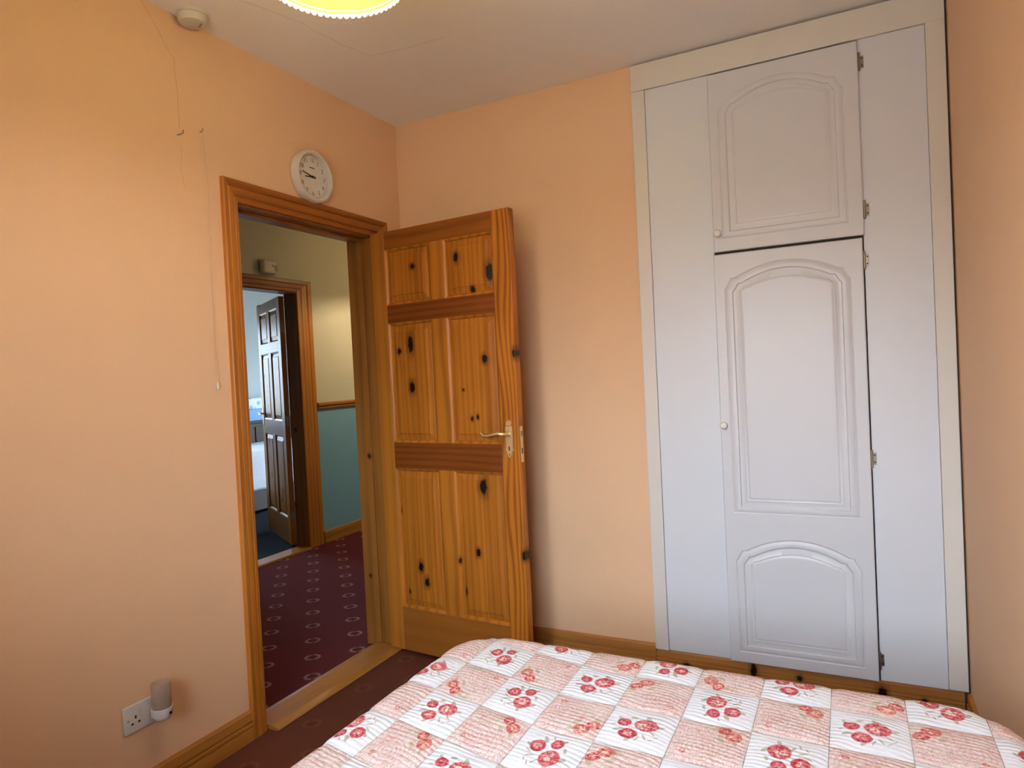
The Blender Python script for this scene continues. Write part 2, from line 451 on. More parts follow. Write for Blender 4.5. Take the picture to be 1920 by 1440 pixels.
# skirting boards
def skirt_profile(h, t):
    return [(0, 0), (t, 0), (t, h*.40), (t-.007, h*.42), (t-.007, h*.46), (t-.001, h*.48), (t-.001, h*.57), (t-.009, h*.59), (t-.009, h*.635), (t-.003, h*.66), (t-.004, h*.93), (t-.009, h), (0, h)]
def skirt_y(name, x, sgn, y0, y1, h, t=.018, mat='skirt_y'):
    return struct(name, prism([(x+sgn*a, z) for a, z in skirt_profile(h, t)], 1, y0, y1), M[mat])
def prism_x(pts, x0, x1): return prism(pts, 0, x0, x1)
sk = skirt_y('baseboard_left', 0, 1, YB, -1.101, .108)
skirt_y('baseboard_left', 0, 1, -.131, -.0181, .108)
struct('baseboard_back', prism_x([(-a, z) for a, z in skirt_profile(.101, .018)], .0, 1.232), M['skirt_x'])
struct('baseboard_back', prism_x([(-.002-a, z) for a, z in skirt_profile(.082, .016)], 1.2345, 2.343), M['skirt_x'])
skirt_y('baseboard_right', RW, -1, YB, -.02, .085, .016)
skirt_y('baseboard_hall', HX, 1, 1.262, 3.2, .095, .018)
# dado rail in the hall
dr = [(HX+a, z) for a, z in ((0, 1.072), (.012, 1.074), (.018, 1.085), (.014, 1.098), (.024, 1.106), (.024, 1.122), (.012, 1.130), (0, 1.131))]
struct('trim_2', prism(dr, 1, 1.262, 3.2), M['dado'])

# ------------------------------------------------------------------ door frames
def arch_profile(w, t):     # across width u (0 inner .. w outer), thickness v
    return [(0, 0), (0, t*.55), (.004, t*.7), (w*.22, t*.78), (w*.27, t*.62), (w*.33, t*.80), (w*.62, t*.92), (w*.67, t*.78), (w*.72, t), (w-.004, t), (w, t-.004), (w, 0)]
def frame(name, x, sgn, y0, y1, z, wl_, wr2, wtop, depth, label, mats=('architrave', 'architrave_h', 'jamb')):
    """x: wall face, sgn: side the architrave faces, opening y0..y1, head z."""
    f = empty(name, (x, (y0+y1)/2, 0)); tag(f, label, 'door frame', kind='structure')
    t = .018
    def vertical(yin, s, w):
        # mitred top: outer edge runs up to z + wtop
        bm = bmesh.new(); pr = arch_profile(w, t); lo = []; hi = []
        for u, v in pr:
            lo.append(bm.verts.new((x+sgn*v, yin+s*u, 0))); hi.append(bm.verts.new((x+sgn*v, yin+s*u, z+u/w*wtop)))
        n = len(pr); bm.faces.new(lo); bm.faces.new(hi)
        for i in range(n): bm.faces.new((lo[i], lo[(i+1) % n], hi[(i+1) % n], hi[i]))
        bmesh.ops.recalc_face_normals(bm, faces=bm.faces); return bm
    obj('architrave', vertical(y0, -1, wl_), M[mats[0]], f)
    obj('architrave', vertical(y1, 1, wr2), M[mats[0]], f)
    bm = bmesh.new(); pr = arch_profile(wtop, t); A = []; C = []
    for u, v in pr:
        A.append(bm.verts.new((x+sgn*v, y0-u/wtop*wl_, z+u))); C.append(bm.verts.new((x+sgn*v, y1+u/wtop*wr2, z+u)))
    n = len(pr); bm.faces.new(A); bm.faces.new(C)
    for i in range(n): bm.faces.new((A[i], A[(i+1) % n], C[(i+1) % n], C[i]))
    bmesh.ops.recalc_face_normals(bm, faces=bm.faces)
    obj('head_architrave', bm, M[mats[1]], f)
    xa, xb = sorted((x, x-sgn*depth))
    obj('jamb', B(xa, xb, y0-.012, y0+.006, 0, z+.006, .001), M[mats[2]], f)
    obj('jamb', B(xa, xb, y1-.006, y1+.012, 0, z+.006, .001), M[mats[2]], f)
    obj('head_jamb', B(xa, xb, y0+.006, y1-.006, z-.006, z+.012, .001), M[mats[2]], f)
    return f
fr1 = frame('trim_1', 0, 1, DY0, DY1, DZ-.004, .068, .104, .083, WT, 'varnished pine door frame with moulded architrave around the open bedroom doorway')
for a in ((DY0+.006, DY0+.018), (DY1-.018, DY1-.006)):
    obj('door_stop', B(-.085, -.055, a[0], a[1], 0, DZ-.010, .002), M['jamb'], fr1)
obj('door_stop', B(-.085, -.055, DY0+.018, DY1-.018, DZ-.022, DZ-.010, .002), M['jamb'], fr1)
obj('threshold', prism([(-.105, 0), (.045, 0), (.062, .004), (.058, .010), (.030, .017), (-.07, .018), (-.098, .013)], 1, DY0+.0065, DY1-.0065), M['threshold'], fr1)
for yy, zz in ((-.925, 1.996), (-.66, 2.0), (-.352, 1.996)):          # filled nail holes
    obj('nail_filler', lathe([(0, .002), (.005, .001), (.006, 0)], 10, 'X', (.0105, yy, zz)), M['cord'], fr1)
fr2 = frame('trim_3', HX, 1, FD0, FD1, FDZ-.004, .09, .155, .092, .12, 'pine door frame of the far bedroom across the hall')
obj('threshold', prism([(HX-.11, 0), (HX+.03, 0), (HX+.025, .012), (HX-.10, .014)], 1, FD0+.0065, FD1-.0065), M['threshold'], fr2)

# ------------------------------------------------------------------ six panel pine doors
LW, LT, LZ0, LZ1 = .7695, .040, .022, 1.982
KN = [(.244, 1.803, .012, .012), (.49, 1.813, .013, .020), (.657, 1.73, .016, .036), (.568, 1.665, .012, .014), (.210, 1.455, .015, .040), (.141, 1.423, .011, .013),
      (.208, 1.256, .015, .026), (.615, 1.364, .014, .017), (.535, 1.108, .007, .010), (.565, 1.116, .006, .010), (.495, 1.235, .006, .006)]
KL = [(.575, .813, .020, .034), (.533, .525, .011, .018), (.206, .426, .013, .022), (.237, .357, .013, .022), (.456, .342, .006, .016), (.090, .68, .010, .014), (.132, .303, .006, .01)]
KS = [(.764, 1.38, .008, .020), (.766, .535, .009, .020)]
def near(K, a, b, c, d): return [k for k in K if a-.01 < k[0] < b+.01 and c-.01 < k[1] < d+.01]
DL, DD = (.52, .183, .020), (.18, .044, .005)
w_stile = wood('pine_stile', 'Z', (.51, .172, .018), (.15, .033, .004), ring=42, dist=7.5, contrast=1.5, seed=11, knots=KS)
w_stile2 = wood('pine_hinge_stile', 'Z', (.48, .175, .022), (.22, .06, .008), ring=20, dist=1.5, contrast=.7, seed=21)
w_munt = wood('pine_muntin', 'Z', (.48, .168, .019), (.17, .044, .005), ring=18, dist=4.2, contrast=1.0, seed=15, knots=[(.431, .477, .006, .014)])
w_rail = wood('pine_dark_rail', 'X', (.235, .062, .010), (.095, .020, .003), ring=34, dist=2.6, contrast=1.1, seed=31)
w_rail_top = wood('pine_top_rail', 'X', (.30, .092, .013), (.12, .028, .004), ring=16, dist=4.5, contrast=1.0, seed=37)
w_rail_bot = wood('pine_bottom_rail', 'X', (.33, .11, .018), (.18, .05, .008), ring=14, dist=2, contrast=.5, seed=33)

door1 = empty('door_1', (0.0185, -0.2726, 0), -0.0884)
tag(door1, 'six-panel varnished pine door swung open against the peach wall, with brass lever handle', 'door', kind='structure')
def part(name, bm, mat, parent=door1, smooth=False): return obj(name, bm, mat, parent, local=True, smooth=smooth)
part('stile', B(0, .083, 0, LT, LZ0, LZ1, .0015), w_stile2)
part('stile', B(.683, LW, 0, LT, LZ0, LZ1, .0015), w_stile)
rails = [('top', 1.899, LZ1, w_rail_top), ('lock', 1.556, 1.640, w_rail), ('mid', .879, 1.000, w_rail), ('bottom', LZ0, .225, w_rail_bot)]
for nm, a, b, mt in rails: part('rail', B(.0832, .6828, .0004, LT-.0004, a, b, .0012), mt)
cells = []
for a, b in ((.225, .879), (1.0, 1.556), (1.640, 1.899)):
    part('muntin', B(.343, .424, .0002, LT-.0002, a+.0003, b-.0003, .0012), w_munt)
    for c, d in ((.083, .343), (.424, .683)): cells.append((c, d, a, b))
def panel_mesh(x0, x1, z0, z1):
    bm = bmesh.new(); mid = LT/2
    def ring(o, y): return [bm.verts.new((x, y, z)) for x, z in ((x0+o, z0+o), (x1-o, z0+o), (x1-o, z1-o), (x0+o, z1-o))]
    fr = [ring(0, mid-.007), ring(.012, mid-.007), ring(.040, mid-.0135), ring(.0425, mid-.016)]
    bk = [ring(0, mid+.007), ring(.012, mid+.007), ring(.040, mid+.0135), ring(.0425, mid+.016)]
    for R_ in (fr, bk):
        for a, b in zip(R_, R_[1:]):
            for k in range(4): bm.faces.new((a[k], a[(k+1) % 4], b[(k+1) % 4], b[k]))
        bm.faces.new(R_[-1])
    for k in range(4): bm.faces.new((fr[0][k], fr[0][(k+1) % 4], bk[0][(k+1) % 4], bk[0][k]))
    bmesh.ops.recalc_face_normals(bm, faces=bm.faces); return bm
def sticking(x0, x1, z0, z1, side):
    bm = bmesh.new()
    def ring(o, y):
        y = y if side == 0 else LT-y
        return [bm.verts.new((x, y, z)) for x, z in ((x0+o, z0+o), (x1-o, z0+o), (x1-o, z1-o), (x0+o, z1-o))]
    R_ = [ring(0, .0135), ring(0, .001), ring(.004, .003), ring(.009, .0065), ring(.012, .012), ring(.012, .0135)]
    for a, b in zip(R_, R_[1:]+R_[:1]):
        for k in range(4): bm.faces.new((a[k], a[(k+1) % 4], b[(k+1) % 4], b[k]))
    bmesh.ops.recalc_face_normals(bm, faces=bm.faces); return bm
for i, (c, d, a, b) in enumerate(cells):
    mt = wood('pine_panel', 'Z', DL, DD, ring=34, dist=1.8, contrast=.85, strips=.052, seed=40+i*3.7, knots=near(KN+KL, c, d, a, b))
    part('panel', panel_mesh(c, d, a, b), mt)
    for s in (0, 1): part('panel_moulding', sticking(c, d, a, b, s), w_munt)
# lever handles
def handle(side):
    sg = 0 if side == 0 else 1
    Y = (lambda v: -v) if side == 0 else (lambda v: LT+v)
    pts = [(-.004, .078), (.004, .078), (.010, .072), (.013, .064), (.010, .056), (.017, .048), (.017, -.040), (.020, -.048), (.014, -.056), (.013, -.066), (.006, -.078), (0, -.082)]
    pts = pts + [(-a, b) for a, b in reversed(pts[2:-1])]
    bm = bmesh.new(); A = [bm.verts.new((.722+a, Y(0), 1.024+b)) for a, b in pts]; C = [bm.verts.new((.722+a*.86, Y(.004), 1.024+b*.97)) for a, b in pts]
    n = len(pts); bm.faces.new(A); bm.faces.new(C)
    for k in range(n): bm.faces.new((A[k], A[(k+1) % n], C[(k+1) % n], C[k]))
    bmesh.ops.recalc_face_normals(bm, faces=bm.faces)
    h = part('handle_plate', bm, M['brass'])
    z = 1.044
    lv = [(.723, .004, z), (.723, .022, z), (.720, .034, z+.001), (.708, .041, z+.003), (.690, .043, z+.006), (.665, .044, z+.001), (.640, .044, z-.004), (.622, .043, z-.004), (.612, .043, z+.002), (.606, .042, z+.009)]
    obj('lever', tube([(a, Y(b), c) for a, b, c in lv], .005, 10, [.008, .007, .007, .0075, .007, .0055, .005, .005, .0045, .003]), M['brass'], h, local=True, smooth=True)
    obj('keyhole', B(.7195, .7245, min(Y(.0038), Y(.0046)), max(Y(.0038), Y(.0046)), .974, .993, .0002, 1), M['brassdark'], h, local=True)
    for zz in (1.078, .958):
        b = lathe([(0, .0012), (.003, .0008), (.0036, 0)], 10, '-Y'); bmesh.ops.translate(b, verts=b.verts, vec=(.722, Y(.004), zz))
        obj('screw', b, M['steel'], h, local=True)
handle(0); handle(1)
lp = part('latch_plate', B(LW-.0006, LW+.0012, .010, .030, .925, 1.075, .0004, 1), M['brass'])
obj('latch_bolt', B(LW+.001, LW+.008, .014, .026, 1.035, 1.055, .002), M['steel'], lp, local=True)
obj('bolt_slot', B(LW+.0008, LW+.0016, .016, .024, .960, .985), M['brassdark'], lp, local=True)
for zz in (.25, 1.0, 1.74):
    part('hinge', B(-.0012, .0006, .006, .034, zz-.04, zz+.04, .0004, 1), M['steel'])

door2 = copy_tree(door1)
door2.name = 'door_2'
door2.location = (-1.9215, 1.0882, 0); door2.rotation_euler = (0, 0, math.radians(149.5))
door2['label'] = 'six-panel pine door standing ajar in the far bedroom beyond the hall'
hk = obj('over_door_hook', prism([(-.003, 1.93), (-.003, 1.9865), (.043, 1.9865), (.043, 1.965), (.0405, 1.965), (.0405, 1.984), (-.0005, 1.984), (-.0005, 1.945), (-.020, 1.930), (-.022, 1.936)], 0, .655, .74), M['black'])
# the hook's outline is (y, z) of the door leaf; set it on the far door
hk.location = door2.location; hk.rotation_euler = door2.rotation_euler
tag(hk, 'small dark hook hung over the top of the far bedroom door', 'door hook')

# ------------------------------------------------------------------ built-in wardrobe
wd = empty('wardrobe', (1.80, 0, 0)); tag(wd, 'white built-in wardrobe with arched panel doors, floor to ceiling in the corner', 'wardrobe')
ZB, ZT, HB = .085, 2.567, 2.458
X0, X1, X2, X3 = 1.2335, 1.2895, 2.2965, 2.3555
obj('carcass', B(1.2400, RW-.0002, .006, .50, .0, H-.0005), M['darkvoid'], wd)
obj('frame_stile', B(X0, X1, -.022, .0055, ZB, HB-.001, .002), M['cream_frame'], wd)
obj('frame_stile', B(X2, X3, -.022, .0055, ZB+.004, HB+.028, .002), M['cream_frame'], wd)
obj('frame_head', B(X0, X3, -.023, .0055, HB, ZT, .002), M['cream_frame'], wd)
obj('side_panel', B(X1+.0008, 1.5462, -.014, .0055, ZB, HB-.001, .001), M['white_panel'], wd)
obj('side_panel', B(2.0815, X2-.0008, -.014, .0055, ZB, HB-.001, .001), M['white_panel'], wd)
for zz in (2.457, 1.7365): pass

def arch_loop(cx, hw, zb, zs, ze, zp, ear, n=24):
    """closed outline, counter-clockwise from bottom left: sides, stepped shoulders, segmental arch."""
    P = [(cx-hw, zb), (cx+hw, zb), (cx+hw, zs)]
    x1 = cx+hw
    R_ = [(x1-ear*.18, zs+(ze-zs)*.10), (x1-ear*.50, zs+(ze-zs)*.55), (x1-ear*.80, ze), (x1-ear*1.35, ze+.001)]
    P += R_
    xa = hw-ear*1.35
    for k in range(1, n):
        t = -1+2*k/n
        x = -t*xa
        P.append((cx+x, ze+.001+(zp-ze-.001)*(1-(x/xa)**2)))
    P += [(2*cx-a, b) for a, b in reversed(R_)] + [(cx-hw, zs)]
    return P

def pressed_panel(cx, lv, y):
    """lv: three outlines (hw, zb, zs, ze, zp) outer, middle, inner -> (outline, mesh of the moulding)"""
    o, mi, inn = lv
    def lerp(a, b, t): return tuple(x+(w-x)*t for x, w in zip(a, b))
    seq = [(o, 0, .030), (lerp(o, mi, .16), .0030, .030), (lerp(o, mi, .32), .0002, .030), (lerp(o, mi, .55), -.0012, .030), (lerp(o, mi, .88), .0004, .027), (mi, .0062, .026),
           (lerp(mi, inn, .22), .0068, .025), (lerp(mi, inn, .85), .0012, .022), (inn, .0028, .022), (lerp(mi, inn, 1.22), .0004, .020)]
    bm = bmesh.new(); rings = []
    for (hw, zb, zs, ze, zp), d, ear in seq:
        rings.append([bm.verts.new((a, y+d, b)) for a, b in arch_loop(cx, hw, zb, zs, ze, zp, ear)])
    for a, b in zip(rings, rings[1:]):
        n = len(a)
        for k in range(n): bm.faces.new((a[k], a[(k+1) % n], b[(k+1) % n], b[k]))
    fld = bm.faces.new(rings[-1])
    bmesh.ops.recalc_face_normals(bm, faces=bm.faces)
    bmesh.ops.inset_region(bm, faces=[fld], thickness=.004)
    return arch_loop(cx, *o, .030), bm

def slab(x0, x1, z0, z1, y0, y1, holes):
    bm = bmesh.new(); e_ = .004
    # rounded-over front edge
    def rect(o, y): return [bm.verts.new((x, y, z)) for x, z in ((x0+o, z0+o), (x1-o, z0+o), (x1-o, z1-o), (x0+o, z1-o))]
    R_ = [rect(0, y1), rect(0, y0+e_), rect(e_*.3, y0+e_*.3), rect(e_, y0)]
    bm.faces.new(R_[0])
    for a, b in zip(R_, R_[1:]):
        for k in range(4): bm.faces.new((a[k], a[(k+1) % 4], b[(k+1) % 4], b[k]))
    edges = []
    fr = R_[-1]
    for k in range(4): edges.append(bm.edges.get((fr[k], fr[(k+1) % 4])))
    for hpts in holes:
        vs = [bm.verts.new((a, y0, b)) for a, b in hpts]
        for k in range(len(vs)): edges.append(bm.edges.new((vs[k], vs[(k+1) % len(vs)])))
    bmesh.ops.triangle_fill(bm, edges=edges, use_beauty=True, use_dissolve=False, normal=(0, -1, 0))
    bmesh.ops.recalc_face_normals(bm, faces=bm.faces)
    return bm

def cupboard_door(x0, x1, z0, z1, panels, knob, hinges, label):
    yf = -.033; cx = 1.808
    outs = []; meshes = []
    for lv in panels:
        o_, bm_ = pressed_panel(cx, lv, yf); outs.append(o_); meshes.append(bm_)
    d = obj('door', slab(x0, x1, z0, z1, yf, -.0145, outs), M['white_door'], wd)
    d['label'] = label
    for bm_ in meshes: obj('moulded_panel', bm_, M['white_door'], d, smooth=True)
    kx, kz = knob
    obj('knob', lathe([(0, .030), (.007, .0295), (.0125, .026), (.0145, .020), (.012, .013), (.007, .009), (.0065, .003), (.010, 0), (0, 0)], 20, '-Y', (kx, yf, kz)), M['knob'], d, smooth=True)
    for hz in hinges:
        hx = x1+.006
        hg = obj('hinge', tube([(hx-.002, yf+.008, hz-.028), (hx-.002, yf+.008, hz+.028)], .0042, 10), M['steel'], d, smooth=True)
        for sgn in (-1, 1):
            obj('finial', lathe([(0, .004), (.004, .002), (.0042, -.002), (.003, -.003)], 10, 'Z', (hx-.002, yf+.008, hz+sgn*.031)), M['steel'], d)
        obj('hinge_leaf', B(hx, hx+.013, -.0165, -.0142, hz-.022, hz+.022, .0008, 1), M['steel'], d)
        for sgn in (-1, 1):
            obj('hinge_screw', lathe([(0, .0012), (.0025, .0006), (.003, 0)], 8, '-Y', (hx+.008, -.0165, hz+sgn*.013)), M['brassdark'], d)

def lv3(zb, zs, ze, zp):
    return [(.2265, zb, zs, ze, zp), (.193, zb+.029, zs-.014, ze-.026, zp-.033), (.166, zb+.056, zs-.012, ze-.042, zp-.062)]
cupboard_door(1.5480, 2.0835, 1.7425, 2.4490, [lv3(1.793, 2.302, 2.344, 2.400)], (1.566, 1.814), (2.374, 1.836), 'short upper wardrobe door with one arched panel')
cupboard_door(1.5440, 2.0765, .0855, 1.7325, [lv3(.692, 1.592, 1.634, 1.686), lv3(.128, .500, .542, .596)], (1.560, 1.046), (1.651, .916, .163), 'tall lower wardrobe door with two arched panels')

# ------------------------------------------------------------------ pendant lamp
def translucent(name, col, mixf=.5, sheer=0.0):
    t = NT(name); c = t.coord()
    df = t.new('ShaderNodeBsdfDiffuse'); tr = t.new('ShaderNodeBsdfTranslucent'); mx = t.new('ShaderNodeMixShader')
    w = t.noise(t.mapping(c, (200, 200, 60)), 1, 2)
    cc = t.mix(w, tuple(x*.93 for x in col), col)
    t.L(cc, df.inputs[0]); t.L(cc, tr.inputs[0]); mx.inputs[0].default_value = mixf
    t.L(df.outputs[0], mx.inputs[1]); t.L(tr.outputs[0], mx.inputs[2])
    m2 = t.new('ShaderNodeMixShader'); tp = t.new('ShaderNodeBsdfTransparent'); m2.inputs[0].default_value = sheer   # open weave
    t.L(mx.outputs[0], m2.inputs[1]); t.L(tp.outputs[0], m2.inputs[2]); t.L(m2.outputs[0], t.out.inputs[0]); return t.m
def emitter(name, col, st):
    t = NT(name); em = t.new('ShaderNodeEmission'); em.inputs[0].default_value = (*col, 1); em.inputs[1].default_value = st
    t.L(em.outputs[0], t.out.inputs[0]); return t.m
M['shade'] = translucent('cream_lamp_fabric', (.95, .85, .16), .80, .22)
M['scallop'] = translucent('cream_braid', (.86, .74, .50), .5)
M['bulb'] = emitter('lit_bulb', (1.0, .86, .50), 22)
LC = Vector((.957, -1.5555, 2.262)); LR = .168
lamp = empty('pendant_lamp', (LC.x, LC.y, LC.z)); tag(lamp, 'lit cream fabric pendant lampshade with scalloped braid hanging from the ceiling', 'lamp')
prof_o = [(LR, 0), (.160, .05), (.140, .115), (.112, .165), (.085, .190)]
sh_prof = prof_o + [(r-.0015, h) for r, h in reversed(prof_o)]
bmS = lathe([(a, b+LC.z) for a, b in sh_prof+[sh_prof[0]]], 64, 'Z', (LC.x, LC.y, 0))
obj('shade', bmS, M['shade'], lamp, smooth=True)
ringb = lathe([(LR-.0028+.0022*math.cos(a), .004+LC.z+.0022*math.sin(a)) for a in [2*PI*k/8 for k in range(9)]], 64, 'Z', (LC.x, LC.y, 0))
obj('rim_wire', ringb, M['cord'], lamp, smooth=True)
# scalloped braid, one piece per scallop
NSC = 64; wsc = 2*PI*(LR+.001)/NSC
pts = [(-wsc*.5, .004), (wsc*.5, .004), (wsc*.5, -.004), (wsc*.38, -.009), (wsc*.16, -.0125), (-wsc*.16, -.0125), (-wsc*.38, -.009), (-wsc*.5, -.004)]
bm0 = prism(pts, 1, -.0012, .0014); bmesh.ops.bevel(bm0, geom=bm0.edges[:], offset=.0005, segments=1, affect='EDGES')
sc0 = obj('scallop', bm0, M['scallop'], lamp, local=True)
for k in range(NSC):
    o = sc0 if k == 0 else sc0.copy()
    if k: COL.objects.link(o); o.parent = lamp
    a = 2*PI*(k+.5)/NSC
    o.location = ((LR+.0015)*math.cos(a), (LR+.0015)*math.sin(a), 0); o.rotation_euler = (0, 0, a+PI/2)
obj('bulb', lathe([(0, -.035), (.018, -.028), (.028, -.008), (.028, .010), (.018, .034), (.013, .045), (0, .046)], 20, 'Z', (LC.x, LC.y, LC.z+.115)), M['bulb'], lamp, smooth=True)
obj('lamp_holder', lathe([(0, .0), (.017, 0), (.019, .03), (.012, .05), (.005, .055), (0, .055)], 16, 'Z', (LC.x, LC.y, LC.z+.158)), M['white_plastic'], lamp, smooth=True)
obj('flex', tube([(LC.x, LC.y, LC.z+.21), (LC.x, LC.y, H-.012)], .003, 8), M['white_plastic'], lamp)
obj('ceiling_rose', lathe([(0, -.022), (.012, -.021), (.034, -.012), (.040, 0), (0, 0)], 24, 'Z', (LC.x, LC.y, H-.0005)), M['white_plastic'], lamp, smooth=True)
for k in range(3):
    a = 2*PI*k/3
    obj('spider_arm', tube([(LC.x+.018*math.cos(a), LC.y+.018*math.sin(a), LC.z+.187), (LC.x+.0845*math.cos(a), LC.y+.0845*math.sin(a), LC.z+.187)], .0014, 6), M['steel'], lamp)
pl = bpy.data.lights.new('pendant_bulb_light', 'POINT'); pl.energy = 15; pl.color = (1.0, .93, .84); pl.shadow_soft_size = .05
po = bpy.data.objects.new('pendant_bulb_light', pl); COL.objects.link(po); po.location = (LC.x, LC.y, LC.z+.06)

# hall pendant (hidden by the wall from here; it makes the scalloped light on the hall wall)
HL = Vector((-.95, 1.85, 2.20))
hp = empty('pendant_lamp', HL); tag(hp, 'cone-shaped pendant lampshade lighting the hall, hidden beside the doorway', 'lamp')
pr = [(.15, 0), (.10, .09), (.05, .15)]
pr = pr+[(r-.002, h) for r, h in reversed(pr)]
obj('shade', lathe([(a, b+HL.z) for a, b in pr+[pr[0]]], 40, 'Z', (HL.x, HL.y, 0)), translucent('hall_shade', (.75, .62, .42), .5, .26), hp, smooth=True)
obj('flex', tube([(HL.x, HL.y, HL.z+.15), (HL.x, HL.y, 2.545)], .003, 8), M['white_plastic'], hp)
obj('bulb', lathe([(0, -.02), (.02, -.01), (.022, .01), (.012, .05), (0, .055)], 16, 'Z', (HL.x, HL.y, HL.z+.085)), M['bulb'], hp, smooth=True)
hl = bpy.data.lights.new('hall_bulb_light', 'POINT'); hl.energy = 40; hl.color = (1.0, .84, .55); hl.shadow_soft_size = .02
ho = bpy.data.objects.new('hall_bulb_light', hl); COL.objects.link(ho); ho.location = (HL.x, HL.y, HL.z+.055)

# ------------------------------------------------------------------ wall clock
CY, CZ, CR = -.640, 2.166, .110
ck = empty('wall_clock', (0, CY, CZ)); tag(ck, 'round cream wall clock with black hands above the door frame', 'clock')
obj('case', lathe([(0, .001), (CR-.004, .001), (CR, .006), (CR, .034), (CR-.004, .040), (CR-.011, .042), (CR-.018, .036), (CR-.0195, .019), (0, .019)], 64, 'X', (0, CY, CZ)), M['ivory_plastic'], ck, smooth=True)
obj('dial', lathe([(0, .0205), (CR-.020, .0205), (CR-.020, .0192), (0, .0192)], 48, 'X', (0, CY, CZ)), M['dial'], ck)
TXT = Matrix(((0, 0, 1), (1, 0, 0), (0, 1, 0)))     # local x -> +y, local y -> +z, facing +x
for k in range(1, 13):
    cu = bpy.data.curves.new('numeral', 'FONT'); cu.body = str(k); cu.size = .024; cu.align_x = 'CENTER'; cu.align_y = 'CENTER'; cu.extrude = .0002
    cu.materials.append(M['numeral'])
    tmp = bpy.data.objects.new('numeral_curve', cu); me = bpy.data.meshes.new_from_object(tmp); bpy.data.objects.remove(tmp); bpy.data.curves.remove(cu)
    if not me.materials: me.materials.append(M['numeral'])
    o = bpy.data.objects.new('numeral', me); COL.objects.link(o); o.parent = ck
    a = math.radians(30*k); rr = .070
    o.matrix_local = Matrix.Translation((.0212, rr*math.sin(a), rr*math.cos(a))) @ TXT.to_4x4()
for k in range(60):
    if k == 0:
        mk0 = obj('minute_mark', B(-.0001, .0003, -.0005, .0005, -.0025, .0025), M['numeral'], ck, local=True)
        mk = mk0
    else: mk = mk0.copy(); COL.objects.link(mk); mk.parent = ck
    a = math.radians(6*k)
    mk.location = (.0208, .0865*math.sin(a), .0865*math.cos(a)); mk.rotation_euler = (-a, 0, 0)
def hand(name, ang, l, w, x):
    a = math.radians(ang)
    bm = prism([(-w, -.016), (w, -.016), (w*.6, l), (0, l+.004), (-w*.6, l)], 0, x, x+.0012)
    bmesh.ops.rotate(bm, verts=bm.verts, matrix=Matrix.Rotation(-a, 3, 'X'))
    return obj(name, bm, M['black'], ck, local=True)
hand('minute_hand', 281, .062, .0026, .0235); hand('hour_hand', 263, .044, .0034, .0222)
obj('hand_hub', lathe([(0, .027), (.005, .026), (.006, .0215), (0, .0215)], 16, 'X', (0, CY, CZ)), M['black'], ck)
obj('maker_mark', B(.0205, .0209, CY-.014, CY+.014, CZ+.036, CZ+.041), M['numeral'], ck)

# ------------------------------------------------------------------ ceiling alarm, hooks and cord
al = empty('smoke_alarm', (.056, -1.222, H)); tag(al, 'round cream smoke alarm on the ceiling near the wall', 'smoke alarm')
obj('body', lathe([(0, -.036), (.030, -.036), (.042, -.032), (.047, -.022), (.048, -.010), (.052, -.008), (.052, 0), (0, 0)], 40, 'Z', (.056, -1.222, H-.0003)), M['ivory_plastic'], al, smooth=True)
sl = B(-.014, .014, -.003, .003, -.0372, -.0355); bmesh.ops.rotate(sl, verts=sl.verts, matrix=Matrix.Rotation(math.radians(-25), 3, 'Z')); bmesh.ops.translate(sl, verts=sl.verts, vec=(.074, -1.206, H))
obj('slot', sl, M['greymark'], al)
obj('test_button', lathe([(0, -.0385), (.006, -.038), (.007, -.036), (0, -.036)], 16, 'Z', (.042, -1.222, H-.0003)), M['ivory_plastic'], al)

def wall_hook(y, z, label, pts):
    o = obj('wall_hook', tube([(a, y+b, z+c) for a, b, c in pts], .0022, 8), M['greymark'], smooth=True)
    tag(o, label, 'hook'); return o
wall_hook(-1.253, 2.172, 'tiny bent metal hook on the peach wall at the end of the crack', [(-.002, -.010, -.006), (.006, -.008, -.006), (.012, -.002, -.003), (.013, .004, .003), (.010, .006, .012)])
wall_hook(-1.171, 2.203, 'tiny straight nail on the peach wall holding the pull cord', [(-.002, 0, -.002), (.012, 0, .002), (.014, 0, .006), (.014, 0, .010)])
pc = empty('pull_cord', (.010, -1.170, 1.29)); tag(pc, 'thin pull cord with a small pale toggle hanging beside the door frame', 'pull cord')
cp = [(.012, -1.1710, 2.2035)] + [(.011+.006*math.sin(i*.5), -1.170+.004*math.sin(i*.32)+.008*i/12, 2.203-.885*i/12) for i in range(1, 13)]
obj('cord', tube(cp, .0009, 6), M['cord'], pc, smooth=True)
obj('toggle', lathe([(0, .012), (.002, .012), (.004, .004), (.0048, -.008), (.004, -.012), (0, -.012)], 14, 'Z', (cp[-1][0]+.001, cp[-1][1], 1.306)), M['white_plastic'], pc, smooth=True)

# ------------------------------------------------------------------ double socket and plug-in freshener
so = empty('double_socket', (0, -1.499, .25)); tag(so, 'white double wall socket above the skirting board', 'socket')
pb = B(.0, .0105, -1.572, -1.426, .249, .335, .004, 3)
obj('plate', pb, M['white_plastic'], so, smooth=True)
for cy in (-1.536, -1.462):
    obj('rocker', B(.010, .014, cy+.012-.007, cy+.012+.007, .305, .322, .0015), M['white_plastic'], so)
    if cy < -1.5:
        for dy, dz, w, h in ((0, .012, .0025, .005), (-.011, -.006, .0040, .0028), (.011, -.006, .0040, .0028)):
            obj('pin_slot', B(.0102, .0109, cy+dy-w, cy+dy+w, .284+dz-h, .284+dz+h), M['brassdark'], so)
for cy in (-1.560, -1.438):
    obj('screw', lathe([(0, .0012), (.0028, .0009), (.0034, 0)], 10, 'X', (.0103, cy, .292)), M['greymark'], so)
fr_ = empty('air_freshener', (.044, -1.470, .262)); tag(fr_, 'small white plug-in air freshener with clear refill in the socket', 'air freshener')
FX, FY = .044, -1.470
